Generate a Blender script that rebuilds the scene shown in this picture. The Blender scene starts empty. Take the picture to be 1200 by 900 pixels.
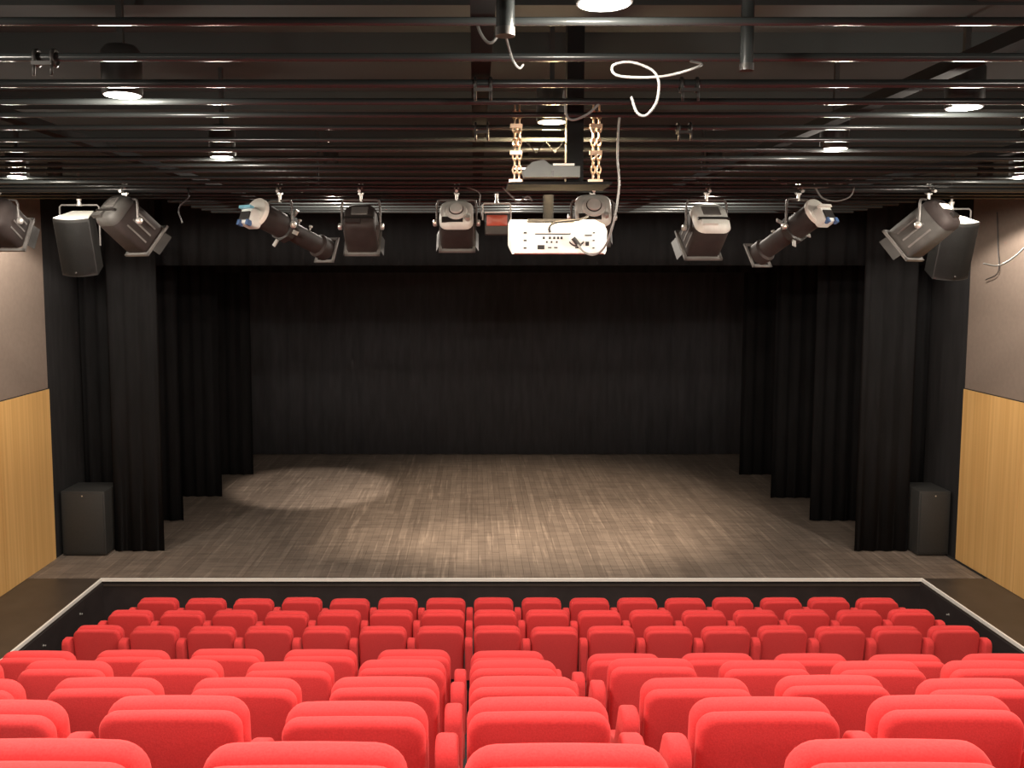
import bpy, bmesh, math, random
from mathutils import Vector, Matrix, Euler
random.seed(7)
SC = bpy.context.scene
COL = SC.collection
PI = math.pi
EYE = 4.26                      # camera height above the floor of the pit

# ------------------------------------------------------------------ camera
cam_d = bpy.data.cameras.new('camera')
cam = bpy.data.objects.new('camera', cam_d)
COL.objects.link(cam)
cam.location = (0, 0, EYE)
cam.rotation_euler = (math.radians(85), 0, 0)
cam_d.sensor_width = 36
cam_d.lens = 1037 / 1200 * 36
cam_d.shift_x = 44 / 1200
cam_d.shift_y = -37 / 1200
cam_d.clip_start = .05
SC.camera = cam

# ------------------------------------------------------------------ world, exposure
w = bpy.data.worlds.new('world'); SC.world = w; w.use_nodes = True
w.node_tree.nodes['Background'].inputs[0].default_value = (1, .95, .9, 1)
w.node_tree.nodes['Background'].inputs[1].default_value = .02
SC.view_settings.view_transform = 'Standard'
SC.view_settings.look = 'None'
SC.view_settings.gamma = 1
SC.view_settings.exposure = 0.0

# ------------------------------------------------------------------ lights
def add_light(name, kind, loc, power, color, size=.1, target=None, angle=None, blend=.3):
    d = bpy.data.lights.new(name, kind); d.energy = power; d.color = color
    if kind == 'AREA':
        d.shape = 'DISK'; d.size = size
    else:
        d.shadow_soft_size = size
    if kind == 'SPOT':
        d.spot_size = math.radians(angle); d.spot_blend = blend
    o = bpy.data.objects.new(name, d); COL.objects.link(o); o.location = loc
    if target is not None:
        o.rotation_euler = (Vector(target) - Vector(loc)).to_track_quat('-Z', 'Y').to_euler()
    return o

HOUSE = (1.0, .90, .78)
LAMP_Z = EYE + .610             # rim of the lower downlights; the far ones sit up at the slab
LAMP_HI = EYE + .92
# house downlights set between the ceiling battens: (x, y, z, strength, kind)
DOWNLIGHTS = [(.288, 2.022, LAMP_Z, .75), (-1.18, 3.03, LAMP_Z, 1.0), (1.765, 3.255, LAMP_Z, 1.0), (1.72, 4.30, LAMP_Z, .7), (-1.29, 4.60, LAMP_Z, .7), (.33, 3.85, EYE + .66, 1.0),
              (-1.55, 2.02, LAMP_Z, .8), (2.15, 2.02, LAMP_Z, .8), (-3.1, 3.03, LAMP_Z, 1.0), (3.75, 3.255, LAMP_Z, 1.0), (-2.80, 5.50, LAMP_Z, .8), (3.35, 5.50, LAMP_Z, .8),
              (.31, .75, LAMP_Z, .35), (-1.5, .75, LAMP_Z, .35), (2.1, .75, LAMP_Z, .35), (-3.2, .9, LAMP_Z, .35), (3.8, .9, LAMP_Z, .35),
              (.31, -1.0, LAMP_Z, .2), (-1.9, -1.0, LAMP_Z, .2), (2.5, -1.0, LAMP_Z, .2),
              (-1.2, 7.5, LAMP_HI, 1.3), (.40, 7.7, LAMP_HI, 1.3), (2.0, 7.5, LAMP_HI, 1.3), (-3.95, 8.45, LAMP_HI, 1.1), (4.81, 8.45, LAMP_HI, 1.1),
              (-4.62, 9.75, LAMP_HI, 1.0), (5.43, 9.75, LAMP_HI, 1.0), (-1.7, 9.6, LAMP_HI, 1.0), (2.6, 9.6, LAMP_HI, 1.0)]
HOUSE_POWER = 82
for k, (x, y, z, p) in enumerate(DOWNLIGHTS):
    col = (1.0, .72, .42) if (x, y) == (.33, 3.85) else HOUSE
    hi = z > EYE + .8
    # the lamp shines down from its can, a little spills sideways from the lamp's frosted glass
    wall = k in (25, 26)
    add_light('downlight_beam', 'SPOT', (x, y, z - .045), HOUSE_POWER * p * (2.3 if wall else 1.0), col, .03, (x, y, 0), 140 if wall else 178, .25 if wall else .14)
    if not hi: add_light('downlight_spill', 'POINT', (x, y, z - .055), HOUSE_POWER * p * .24, col, .045)
# working lights over the stage, behind the black border
STAGE = (1.0, .80, .60)
add_light('stage_light', 'SPOT', (-1.9, 13.2, 5.0), 760, (1, .86, .72), .05, (-2.75, 14.9, .61), 36, .45)
add_light('stage_light', 'SPOT', (.9, 12.3, 5.1), 1100, STAGE, .05, (.9, 13.3, .61), 84, .6)
add_light('stage_light', 'SPOT', (.2, 11.9, 5.1), 520, STAGE, .04, (.1, 11.9, .61), 34, .9)
add_light('stage_light', 'SPOT', (-1.2, 11.9, 5.1), 300, STAGE, .04, (-1.45, 11.8, .61), 26, .9)
add_light('stage_light', 'SPOT', (2.0, 12.0, 5.1), 420, STAGE, .04, (2.0, 12.4, .61), 46, .9)

# ------------------------------------------------------------------ materials
def mat(name, color, rough=.6, metal=0.0, spec=.5, emit=None, strength=1.0):
    m = bpy.data.materials.new(name); m.use_nodes = True
    b = m.node_tree.nodes['Principled BSDF']
    b.inputs['Base Color'].default_value = (*color, 1)
    b.inputs['Roughness'].default_value = rough
    b.inputs['Metallic'].default_value = metal
    b.inputs['Specular IOR Level'].default_value = spec
    if emit:
        b.inputs['Emission Color'].default_value = (*emit, 1)
        b.inputs['Emission Strength'].default_value = strength
    return m

def nodes(m):
    nt = m.node_tree
    return nt, nt.nodes['Principled BSDF']

def noise_color(m, c1, c2, scale=(5, 5, 5), detail=4, lo=.35, hi=.65, nscale=1.0, bump=0.0, coords='Object', bump_dist=.002):
    nt, b = nodes(m)
    tc = nt.nodes.new('ShaderNodeTexCoord'); mp = nt.nodes.new('ShaderNodeMapping')
    mp.inputs['Scale'].default_value = scale
    n = nt.nodes.new('ShaderNodeTexNoise'); n.inputs['Scale'].default_value = nscale; n.inputs['Detail'].default_value = detail
    r = nt.nodes.new('ShaderNodeValToRGB')
    r.color_ramp.elements[0].position = lo; r.color_ramp.elements[0].color = (*c1, 1)
    r.color_ramp.elements[1].position = hi; r.color_ramp.elements[1].color = (*c2, 1)
    nt.links.new(tc.outputs[coords], mp.inputs[0]); nt.links.new(mp.outputs[0], n.inputs[0])
    nt.links.new(n.outputs[0], r.inputs[0]); nt.links.new(r.outputs[0], b.inputs['Base Color'])
    if bump:
        bp = nt.nodes.new('ShaderNodeBump'); bp.inputs['Strength'].default_value = bump; bp.inputs['Distance'].default_value = bump_dist
        nt.links.new(n.outputs[0], bp.inputs['Height']); nt.links.new(bp.outputs[0], b.inputs['Normal'])
    return m

M = {}
M['fabric'] = noise_color(mat('red_fabric', (.7, .05, .055), .95, 0, .1), (.64, .050, .052), (.74, .066, .068), (1, 1, 1), 3, .3, .7, 190, .2)
M['fabric'].node_tree.nodes['Principled BSDF'].inputs['Sheen Weight'].default_value = .25
M['fabric'].node_tree.nodes['Principled BSDF'].inputs['Sheen Roughness'].default_value = .45
M['fabric'].node_tree.nodes['Principled BSDF'].inputs['Sheen Tint'].default_value = (1, .35, .32, 1)
M['seat_metal'] = mat('dark_seat_metal', (.03, .03, .035), .45, .6)
M['slab'] = noise_color(mat('black_ceiling_paint', (.05, .055, .055), .9), (.023, .028, .027), (.031, .036, .035), (1, 1, 1), 5, .3, .7, 2)
M['batten'] = mat('satin_black_pipe', (.030, .034, .034), .25, 0, .5)
M['black_metal'] = noise_color(mat('black_metal', (.02, .019, .018), .5, .2), (.017, .016, .015), (.030, .027, .025), (1, 1, 1), 3, .3, .7, 9)
M['dark_brown_metal'] = noise_color(mat('dark_brown_metal', (.035, .024, .022), .68, 0, .22), (.022, .017, .016), (.034, .026, .024), (1, 1, 1), 3, .3, .7, 9)
M['grey_cap'] = noise_color(mat('grey_plastic', (.34, .34, .32), .55), (.52, .53, .50), (.62, .63, .595), (1, 1, 1), 3, .3, .7, 14)
M['mid_grey'] = noise_color(mat('mid_grey_metal', (.13, .125, .115), .5, .2), (.11, .105, .10), (.16, .15, .14), (1, 1, 1), 3, .3, .7, 12)
M['white_ring'] = mat('off_white_ring', (.75, .74, .68), .4)
M['dim_grey'] = noise_color(mat('dim_grey_metal', (.07, .067, .062), .6, 0, .3), (.048, .046, .043), (.070, .067, .062), (1, 1, 1), 3, .3, .7, 12)
M['steel'] = mat('bright_steel', (.75, .74, .70), .3, .7)
M['blue_tag'] = mat('pale_blue_tag', (.25, .62, .80), .4)
M['blue_dark'] = mat('dark_blue_plastic', (.05, .10, .22), .4)
M['copper'] = mat('bronze_chain_steel', (.55, .38, .27), .3, .8)
M['proj_white'] = noise_color(mat('projector_shell', (.80, .79, .73), .45), (.77, .76, .70), (.83, .82, .76), (1, 1, 1), 2, .3, .7, 6)
M['port'] = mat('black_port', (.015, .013, .012), .4)
M['cable_black'] = mat('black_cable', (.02, .018, .018), .5)
M['cable_grey'] = mat('grey_cable', (.20, .20, .19), .45)
M['cable_dim'] = mat('dim_grey_cable', (.085, .085, .082), .45)
M['matte_black'] = mat('matte_black', (.012, .012, .012), .9, 0, .08)
M['reddish'] = noise_color(mat('rust_red_lens', (.42, .085, .05), .35), (.36, .07, .042), (.48, .10, .06), (1, 1, 1), 3, .3, .7, 12)
M['grey_box'] = noise_color(mat('grey_green_box', (.22, .235, .22), .5), (.085, .092, .086), (.11, .118, .11), (1, 1, 1), 3, .3, .7, 10)
M['speaker'] = noise_color(mat('speaker_black', (.030, .030, .029), .6), (.021, .021, .020), (.028, .028, .027), (1, 1, 1), 3, .3, .7, 90, .3)
M['speaker_top'] = mat('speaker_lit_top', (.66, .66, .61), .35)  # pale colour stands for the downlights' light on the cabinet top
M['lamp'] = mat('lamp_glow', (1, 1, 1), .5, 0, .5, (1.0, .96, .90), 14)
M['lamp_warm'] = mat('lamp_glow_warm', (1, 1, 1), .5, 0, .5, (1.0, .74, .45), 10)
M['led'] = mat('small_status_light', (1, 1, 1), .5, 0, .5, (1, .95, .9), 3)
M['lens_warm'] = mat('hot_lamp_housing_window', (1, 1, 1), .5, 0, .5, (1.0, .80, .62), 2.5)
M['edge'] = mat('white_edge_strip', (.93, .91, .86), .4)
M['joint'] = mat('joint_black', (.012, .010, .009), .9)

# curtain wool, very dark
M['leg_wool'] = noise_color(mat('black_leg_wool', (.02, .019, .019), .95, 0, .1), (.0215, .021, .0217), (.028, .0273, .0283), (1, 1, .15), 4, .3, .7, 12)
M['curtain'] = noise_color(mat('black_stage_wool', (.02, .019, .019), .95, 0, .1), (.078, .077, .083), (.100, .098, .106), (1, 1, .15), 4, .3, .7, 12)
# wall plaster and veneer
M['plaster'] = noise_color(mat('taupe_plaster', (.33, .25, .195), .85), (.190, .146, .118), (.212, .165, .133), (1, 1, 1), 5, .3, .7, 18, .1)
def veneer():
    m = mat('oak_veneer', (.5, .28, .1), .42)
    nt, b = nodes(m)
    tc = nt.nodes.new('ShaderNodeTexCoord'); oi = nt.nodes.new('ShaderNodeObjectInfo')
    mp = nt.nodes.new('ShaderNodeMapping'); mp.inputs['Scale'].default_value = (22, 22, .35)
    n = nt.nodes.new('ShaderNodeTexNoise'); n.inputs['Scale'].default_value = 1; n.inputs['Detail'].default_value = 6
    r = nt.nodes.new('ShaderNodeValToRGB')
    r.color_ramp.elements[0].position = .3; r.color_ramp.elements[0].color = (.64, .365, .125, 1)
    r.color_ramp.elements[1].position = .7; r.color_ramp.elements[1].color = (.78, .48, .185, 1)
    ad = nt.nodes.new('ShaderNodeVectorMath'); ad.operation = 'ADD'
    cb = nt.nodes.new('ShaderNodeCombineXYZ')
    nt.links.new(oi.outputs['Random'], cb.inputs[1])
    nt.links.new(tc.outputs['Object'], ad.inputs[0]); nt.links.new(cb.outputs[0], ad.inputs[1])
    nt.links.new(ad.outputs[0], mp.inputs[0]); nt.links.new(mp.outputs[0], n.inputs[0])
    nt.links.new(n.outputs[0], r.inputs[0]); nt.links.new(r.outputs[0], b.inputs['Base Color'])
    return m
M['veneer'] = veneer()
def plank_mat():
    m = mat('worn_stage_board', (.15, .12, .1), .5, 0, .35)
    nt, b = nodes(m)
    ge = nt.nodes.new('ShaderNodeNewGeometry'); oi = nt.nodes.new('ShaderNodeObjectInfo')
    s = nt.nodes.new('ShaderNodeMath'); s.operation = 'ADD'; f = nt.nodes.new('ShaderNodeMath'); f.operation = 'FRACT'
    nt.links.new(ge.outputs['Random Per Island'], s.inputs[0]); nt.links.new(oi.outputs['Random'], s.inputs[1]); nt.links.new(s.outputs[0], f.inputs[0])
    r = nt.nodes.new('ShaderNodeValToRGB')
    r.color_ramp.elements[0].color = (.150, .118, .096, 1); r.color_ramp.elements[1].color = (.195, .155, .126, 1)
    nt.links.new(f.outputs[0], r.inputs[0])
    # long scuffs along the boards
    mp = nt.nodes.new('ShaderNodeMapping'); mp.inputs['Scale'].default_value = (26, 1.3, 1)
    n = nt.nodes.new('ShaderNodeTexNoise'); n.inputs['Scale'].default_value = 1; n.inputs['Detail'].default_value = 5
    nt.links.new(ge.outputs['Position'], mp.inputs[0]); nt.links.new(mp.outputs[0], n.inputs[0])
    r2 = nt.nodes.new('ShaderNodeValToRGB'); r2.color_ramp.elements[0].position = .56; r2.color_ramp.elements[1].position = .74
    r2.color_ramp.elements[0].color = (0, 0, 0, 1); r2.color_ramp.elements[1].color = (.55, .55, .55, 1)
    nt.links.new(n.outputs[0], r2.inputs[0])
    # short cross scratches
    mp3 = nt.nodes.new('ShaderNodeMapping'); mp3.inputs['Scale'].default_value = (2.6, 17, 1)
    n3 = nt.nodes.new('ShaderNodeTexNoise'); n3.inputs['Scale'].default_value = 1; n3.inputs['Detail'].default_value = 5
    nt.links.new(ge.outputs['Position'], mp3.inputs[0]); nt.links.new(mp3.outputs[0], n3.inputs[0])
    r3 = nt.nodes.new('ShaderNodeValToRGB'); r3.color_ramp.elements[0].position = .30; r3.color_ramp.elements[1].position = .62
    r3.color_ramp.elements[0].color = (.75, .75, .75, 1); r3.color_ramp.elements[1].color = (1.12, 1.12, 1.12, 1)
    nt.links.new(n3.outputs[0], r3.inputs[0])
    mix = nt.nodes.new('ShaderNodeMixRGB'); mix.inputs[2].default_value = (.36, .29, .235, 1)
    nt.links.new(r2.outputs[0], mix.inputs[0]); nt.links.new(r.outputs[0], mix.inputs[1])
    mul = nt.nodes.new('ShaderNodeMixRGB'); mul.blend_type = 'MULTIPLY'; mul.inputs[0].default_value = 1
    nt.links.new(mix.outputs[0], mul.inputs[1]); nt.links.new(r3.outputs[0], mul.inputs[2])
    nt.links.new(mul.outputs[0], b.inputs['Base Color'])
    return m
M['plank'] = plank_mat()
M['ledge'] = noise_color(mat('dark_brown_lino', (.055, .043, .034), .38), (.048, .037, .030), (.064, .050, .040), (1, 1, 1), 5, .3, .7, 5)
M['pit'] = noise_color(mat('black_brown_riser', (.03, .022, .022), .55), (.026, .019, .019), (.036, .027, .027), (1, 1, 1), 5, .3, .7, 6)
M['carpet'] = noise_color(mat('dark_grey_carpet', (.03, .028, .03), .95), (.024, .022, .024), (.05, .046, .05), (1, 1, 1), 4, .3, .7, 60)

# ------------------------------------------------------------------ mesh helpers
def to_mesh(bm, name, smooth=False, angle=None):
    bmesh.ops.recalc_face_normals(bm, faces=bm.faces)
    me = bpy.data.meshes.new(name); bm.to_mesh(me); bm.free()
    if smooth:
        me.polygons.foreach_set('use_smooth', [True] * len(me.polygons))
        if angle is not None:
            try: me.set_sharp_from_angle(angle=math.radians(angle))
            except Exception: pass
    return me

def put(name, me, m=None, parent=None, loc=(0, 0, 0), rot=None, kind=None):
    o = bpy.data.objects.new(name, me); COL.objects.link(o)
    if m is not None and me.materials.find(m.name) < 0: me.materials.append(m)
    o.location = loc
    if rot is not None: o.rotation_euler = rot
    if parent: o.parent = parent
    if kind: o['kind'] = kind
    return o

def empty(name, loc, label, cat, group=None, rot=(0, 0, 0)):
    o = bpy.data.objects.new(name, None); COL.objects.link(o)
    o.location = loc; o.rotation_euler = rot; o.empty_display_size = .1
    o['label'] = label; o['category'] = cat
    if group: o['group'] = group
    return o

def tag(o, label, cat, group=None):
    o['label'] = label; o['category'] = cat
    if group: o['group'] = group
    return o

def box_bm(bm, a, b, M4=None):
    vs = [bm.verts.new((x, y, z)) for x in (a[0], b[0]) for y in (a[1], b[1]) for z in (a[2], b[2])]
    for f in ((0, 1, 3, 2), (4, 6, 7, 5), (0, 4, 5, 1), (2, 3, 7, 6), (0, 2, 6, 4), (1, 5, 7, 3)):
        bm.faces.new([vs[i] for i in f])
    if M4 is not None: bmesh.ops.transform(bm, matrix=M4, verts=vs)
    return vs

def box(name, a, b, m, parent=None, bevel=0, kind=None, seg=2):
    bm = bmesh.new(); box_bm(bm, a, b)
    if bevel: bmesh.ops.bevel(bm, geom=bm.edges[:], offset=bevel, segments=seg, affect='EDGES', profile=.5)
    return put(name, to_mesh(bm, name, bool(bevel), 40 if bevel else None), m, parent, kind=kind)

def smooth_path(pts, n=6):
    pts = [Vector(p) for p in pts]
    if len(pts) < 3: return pts
    out = []
    P = [pts[0] * 2 - pts[1]] + pts + [pts[-1] * 2 - pts[-2]]
    for i in range(1, len(P) - 2):
        for k in range(n):
            t = k / n
            p0, p1, p2, p3 = P[i - 1], P[i], P[i + 1], P[i + 2]
            out.append(.5 * ((2 * p1) + (p2 - p0) * t + (2 * p0 - 5 * p1 + 4 * p2 - p3) * t * t + (3 * p1 - p0 - 3 * p2 + p3) * t ** 3))
    out.append(pts[-1])
    return out

def tube_bm(bm, pts, r, seg=8, closed_ends=True):
    pts = [Vector(p) for p in pts]; rings = []
    up = Vector((.13, .21, .97))
    for i, p in enumerate(pts):
        t = (pts[min(i + 1, len(pts) - 1)] - pts[max(i - 1, 0)]).normalized()
        u = t.cross(up)
        if u.length < 1e-3: u = t.cross(Vector((1, 0, 0)))
        u.normalize(); v = t.cross(u); up = v if i else up
        if i: up = -t.cross(u)
        up = u.cross(t)
        rr = r[i] if isinstance(r, (list, tuple)) else r
        rings.append([bm.verts.new(p + (u * math.cos(a) + up * math.sin(a)) * rr) for a in (2 * PI * k / seg for k in range(seg))])
    for a, b in zip(rings, rings[1:]):
        for k in range(seg):
            bm.faces.new((a[k], a[(k + 1) % seg], b[(k + 1) % seg], b[k]))
    if closed_ends:
        bm.faces.new(rings[0]); bm.faces.new(rings[-1][::-1])

def tube(name, pts, r, m, parent=None, seg=8, smooth=0, kind=None):
    if smooth: pts = smooth_path(pts, smooth)
    bm = bmesh.new(); tube_bm(bm, pts, r, seg)
    return put(name, to_mesh(bm, name, True, 50), m, parent, kind=kind)

def lathe_bm(bm, prof, seg=20, mat4=None):          # prof: (radius, y) along +Y
    rings = []
    for r, y in prof:
        rings.append([bm.verts.new((r * math.cos(a), y, r * math.sin(a))) for a in (2 * PI * k / seg for k in range(seg))])
    for a, b in zip(rings, rings[1:]):
        for k in range(seg):
            bm.faces.new((a[k], a[(k + 1) % seg], b[(k + 1) % seg], b[k]))
    if prof[0][0] > 1e-6: bm.faces.new(rings[0])
    if prof[-1][0] > 1e-6: bm.faces.new(rings[-1][::-1])
    if mat4 is not None:
        bmesh.ops.transform(bm, matrix=mat4, verts=[v for r in rings for v in r])

def rrect(w_, h, r, seg=6, crown=0.0):              # rounded rectangle outline in XZ centred on x, z from 0..h
    pts = []
    for cx, cz, a0 in ((w_ / 2 - r, h - r, 0), (-w_ / 2 + r, h - r, PI / 2), (-w_ / 2 + r, r, PI), (w_ / 2 - r, r, 1.5 * PI)):
        for k in range(seg + 1):
            a = a0 + PI / 2 * k / seg
            pts.append((cx + r * math.cos(a), cz + r * math.sin(a)))
    # extra points along the top so it can arch
    out = []
    n = len(pts)
    for i, p in enumerate(pts):
        out.append(p)
        q = pts[(i + 1) % n]
        if abs(p[0] - q[0]) > w_ * .3:
            for k in range(1, 6): out.append((p[0] + (q[0] - p[0]) * k / 6, p[1] + (q[1] - p[1]) * k / 6))
    res = []
    for x, z in out:
        g = 1 - (2 * x / w_) ** 2
        res.append((x, z + crown * g * max(0, (z / h - .5) * 2)))
    return res

def pad_bm(bm, w_, h, d, r, edge, crown=0.0, puff=0.0, seg=4):   # padded slab: outline in XZ, thickness y 0..d with rounded edges
    base = rrect(w_, h, r, 6, crown)
    cx, cz = 0, h / 2
    rings = []
    prof = [(edge * (1 - math.sin(PI / 2 * k / seg)), edge * (1 - math.cos(PI / 2 * k / seg))) for k in range(seg + 1)]  # inset,y
    prof = prof + [(i_, d - y_) for i_, y_ in reversed(prof)]
    prof = [(edge, 0)] + prof[1:-1] + [(edge, d)]
    for ins, y in prof:
        sx, sz = (w_ / 2 - ins) / (w_ / 2), (h / 2 - ins) / (h / 2)
        rings.append([bm.verts.new((x * sx, y, cz + (z - cz) * sz)) for x, z in base])
    n = len(base)
    for a, b in zip(rings, rings[1:]):
        for k in range(n): bm.faces.new((a[k], a[(k + 1) % n], b[(k + 1) % n], b[k]))
    for ring, yy, sgn in ((rings[0], 0, -1), (rings[-1], d, 1)):
        inner = [bm.verts.new((v.co.x * .55, yy + sgn * puff, cz + (v.co.z - cz) * .55)) for v in ring]
        for k in range(n): bm.faces.new((ring[k], ring[(k + 1) % n], inner[(k + 1) % n], inner[k]))
        bm.faces.new(inner)
    return bm

def copy_tree(root, loc, label, group=None):
    r = root.copy(); COL.objects.link(r); r.location = loc
    r['label'] = label
    if group: r['group'] = group
    for ch in root.children:
        c = ch.copy(); COL.objects.link(c); c.parent = r
        for g in ch.children:
            d = g.copy(); COL.objects.link(d); d.parent = c
    return r

# ================================================================== SETTING
XL, XR = -5.41, 6.22            # side walls
STZ = .61                       # stage level
YS = 10.4                       # stage front
PL, PR = -4.493, 5.39           # pit sides
YW = 11.14                      # end of the side walls
YB = 17.8                       # backdrop
CEIL = 5.31

floor = box('floor', (PL, 5.6, -.1), (PR, YS, 0), M['carpet'], kind='structure')
box('floor_step', (PL, 3.9, 0), (PR, 8.62, .15), M['carpet'], floor)
box('floor_step', (PL, 3.9, .15), (PR, 7.9, .29), M['carpet'], floor)
for k, (z, y0, y1) in enumerate(((1.21, 4.42, 5.55), (1.505, 3.63, 4.42), (1.80, 2.83, 3.63), (2.10, 2.04, 2.83), (2.40, 1.25, 2.04), (2.68, -3.2, 1.25))):
    box('floor_tier', (PL, y0, .29 if k < 5 else 0), (PR, y1, z), M['carpet'], floor)
stage = box('floor_stage', (XL, YS, 0), (XR, YB + .6, STZ - .012), M['joint'], kind='structure')
box('front_fascia', (PL, YS - .02, 0), (PR, YS, STZ - .06), M['pit'], stage)
box('fascia_bead', (PL, YS - .032, STZ - .085), (PR, YS - .02, STZ - .07), M['ledge'], stage)
for nm, x0, x1, s in (('floor_ledge', XL, PL, 1), ('floor_ledge', PR, XR, -1)):
    l = box(nm, (x0, -3.2, 0), (x1, YS, STZ), M['ledge'], kind='structure')
    xs = x1 if s == 1 else x0
    box('pit_side_panel', (min(xs, xs + s * .02), 1, 0), (max(xs, xs + s * .02), YS - .02, STZ - .05), M['pit'], l)
EW = .017
box('trim_1', (PL - EW, YS - EW, STZ - .03), (PR + EW, YS + .006, STZ + .006), M['edge'], kind='structure')
box('trim_2', (PL - EW, 2.5, STZ - .03), (PL + .006, YS - EW, STZ + .006), M['edge'], kind='structure')
box('trim_3', (PR - .006, 2.5, STZ - .03), (PR + EW, YS - EW, STZ + .006), M['edge'], kind='structure')

# stage boards: the nearest ones each on their own, the far ones joined
BW = .0925
def board_mesh(L):
    bm = bmesh.new(); box_bm(bm, (0, 0, -.012), (BW - .0022, L - .003, 0))
    return to_mesh(bm, 'stage_board')
board_cache = {}
rest = bmesh.new()
nx = int((XR - XL) / BW)
count = 0
for i in range(nx):
    x = XL + .003 + i * BW
    y = YS + .014
    L = random.choice([1.0, 1.3, 1.6, 1.9, 2.2])
    j = 0
    while y < YB + .4:
        L = min(L, YB + .45 - y)
        if j < 2 and count < 296 and -4.9 < x < 5.7:
            key = round(L, 2)
            if key not in board_cache:
                board_cache[key] = board_mesh(key)
            put('plank', board_cache[key], M['plank'], stage, (x, y, STZ + random.uniform(-.0008, .0008)))
            count += 1
        else:
            z = STZ + random.uniform(-.0008, .0008)
            box_bm(rest, (x, y, STZ - .012), (x + BW - .0022, y + L - .003, z))
        y += L; j += 1
        L = random.choice([1.6, 1.9, 2.2, 2.5])
put('far_planks', to_mesh(rest, 'far_planks'), M['plank'], stage, kind='stuff')

# side walls: plaster above, veneer panels below
WT = 2.82
for nm, x, s in (('wall_left', XL, -1), ('wall_right', XR, 1)):
    xo = x + s * .2
    wl = box(nm, (min(x, xo), -3.2, 0), (max(x, xo), YW, CEIL), M['plaster'], kind='structure')
    edges = [YW, 9.92, 8.70, 7.48, 6.26, 5.04, 3.82, 2.6, 1.38]
    for y1, y0 in zip(edges, edges[1:]):
        xi = x - s * .018
        bm = bmesh.new(); box_bm(bm, (min(x, xi), y0 + .0025, STZ + .004), (max(x, xi), y1 - .0025, WT))
        put('wood_panel', to_mesh(bm, 'wood_panel'), M['veneer'], wl)
    box('shadow_gap', (min(x, x - s * .006), 1.38, WT), (max(x, x - s * .006), YW, WT + .012), M['joint'], wl)
    box('stage_side', (min(x, xo), YW, 0), (max(x, xo), YB + .6, CEIL), M['leg_wool'], wl)
box('wall_back', (XL, -3.4, 0), (XR, -3.2, CEIL), M['plaster'], kind='structure')
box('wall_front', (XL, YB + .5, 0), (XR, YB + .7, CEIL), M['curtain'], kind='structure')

# ceiling slab with round battens below it
ceiling = box('ceiling', (XL - .2, -3.4, CEIL), (XR + .2, YB + .7, CEIL + .2), M['slab'], kind='structure')
PZ = EYE + .60
def batten(x0, x1, y, z=PZ, r=.024):
    bm = bmesh.new(); tube_bm(bm, [(x0, y, z), ((x0 + x1) / 2, y, z), (x1, y, z)], r, 12)
    return put('batten', to_mesh(bm, 'batten', True, 50), M['batten'], ceiling)
ys = [.94, 1.25, 1.56, 1.87, 2.18, 2.52, 2.87, 3.137, 3.40, 3.70] + [4.0 + .3 * k for k in range(11)]
for y in ys:
    z = PZ + random.uniform(-.006, .006)
    if abs(y - 6.3) < .14: continue
    batten(XL + .02, XR - .02, y, z, random.choice([.010, .0115, .013]))
for k in range(5):
    batten(-2.5, 3.6, 7.3 + .3 * k, PZ, .014)
for bx in (-1.9, .02, 1.5, 2.8):                     # runners that carry the battens
    box('runner', (bx - .03, 1.0, PZ + .03), (bx + .03, 8.6, PZ + .07), M['matte_black'], ceiling)
for y0, z0 in ((3.12, .92), (3.95, .96), (5.2, .95), (6.6, .95)):
    box('ceiling_beam', (XL, y0, EYE + z0), (XR, y0 + .14, CEIL), M['slab'], ceiling)
bm = bmesh.new(); box_bm(bm, (-.06, -.75, -.05), (.06, .75, .0), Matrix.Translation((1.55, 2.9, EYE + .98)) @ Matrix.Rotation(-.9, 4, 'Z'))
put('diagonal_brace', to_mesh(bm, 'diagonal_brace'), M['slab'], ceiling)

# ================================================================== SEATS
def seat_parts(root, pitch, right_arm=False):
    tilt = Matrix.Rotation(math.radians(7), 4, 'X')
    W = .425 if pitch > .52 else .412
    bm = bmesh.new(); pad_bm(bm, W - .008, .46, .052, .052, .020, .004, .004)
    bmesh.ops.transform(bm, matrix=Matrix.Translation((0, .062, .42)) @ tilt, verts=bm.verts)
    put('back_panel', to_mesh(bm, 'seat_back_panel', True), M['fabric'], root)
    bm = bmesh.new(); pad_bm(bm, W, .47, .078, .062, .032, .006, .012)
    bmesh.ops.transform(bm, matrix=Matrix.Translation((0, .116, .417)) @ tilt, verts=bm.verts)
    put('back_cushion', to_mesh(bm, 'seat_back_cushion', True), M['fabric'], root)
    bm = bmesh.new(); pad_bm(bm, W - .03, .34, .08, .05, .03, 0, .006)
    bmesh.ops.transform(bm, matrix=Matrix.Translation((0, .205, .285)) @ Matrix.Rotation(math.radians(3), 4, 'X'), verts=bm.verts)
    put('seat_cushion', to_mesh(bm, 'tip_up_seat', True), M['fabric'], root)
    bm = bmesh.new()
    box_bm(bm, (-.19, .10, .36), (.19, .175, .42)); box_bm(bm, (-.03, .10, .03), (.03, .17, .40)); box_bm(bm, (-.10, .04, 0), (.10, .26, .03))
    put('pedestal', to_mesh(bm, 'seat_pedestal'), M['seat_metal'], root)
    return root

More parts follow.
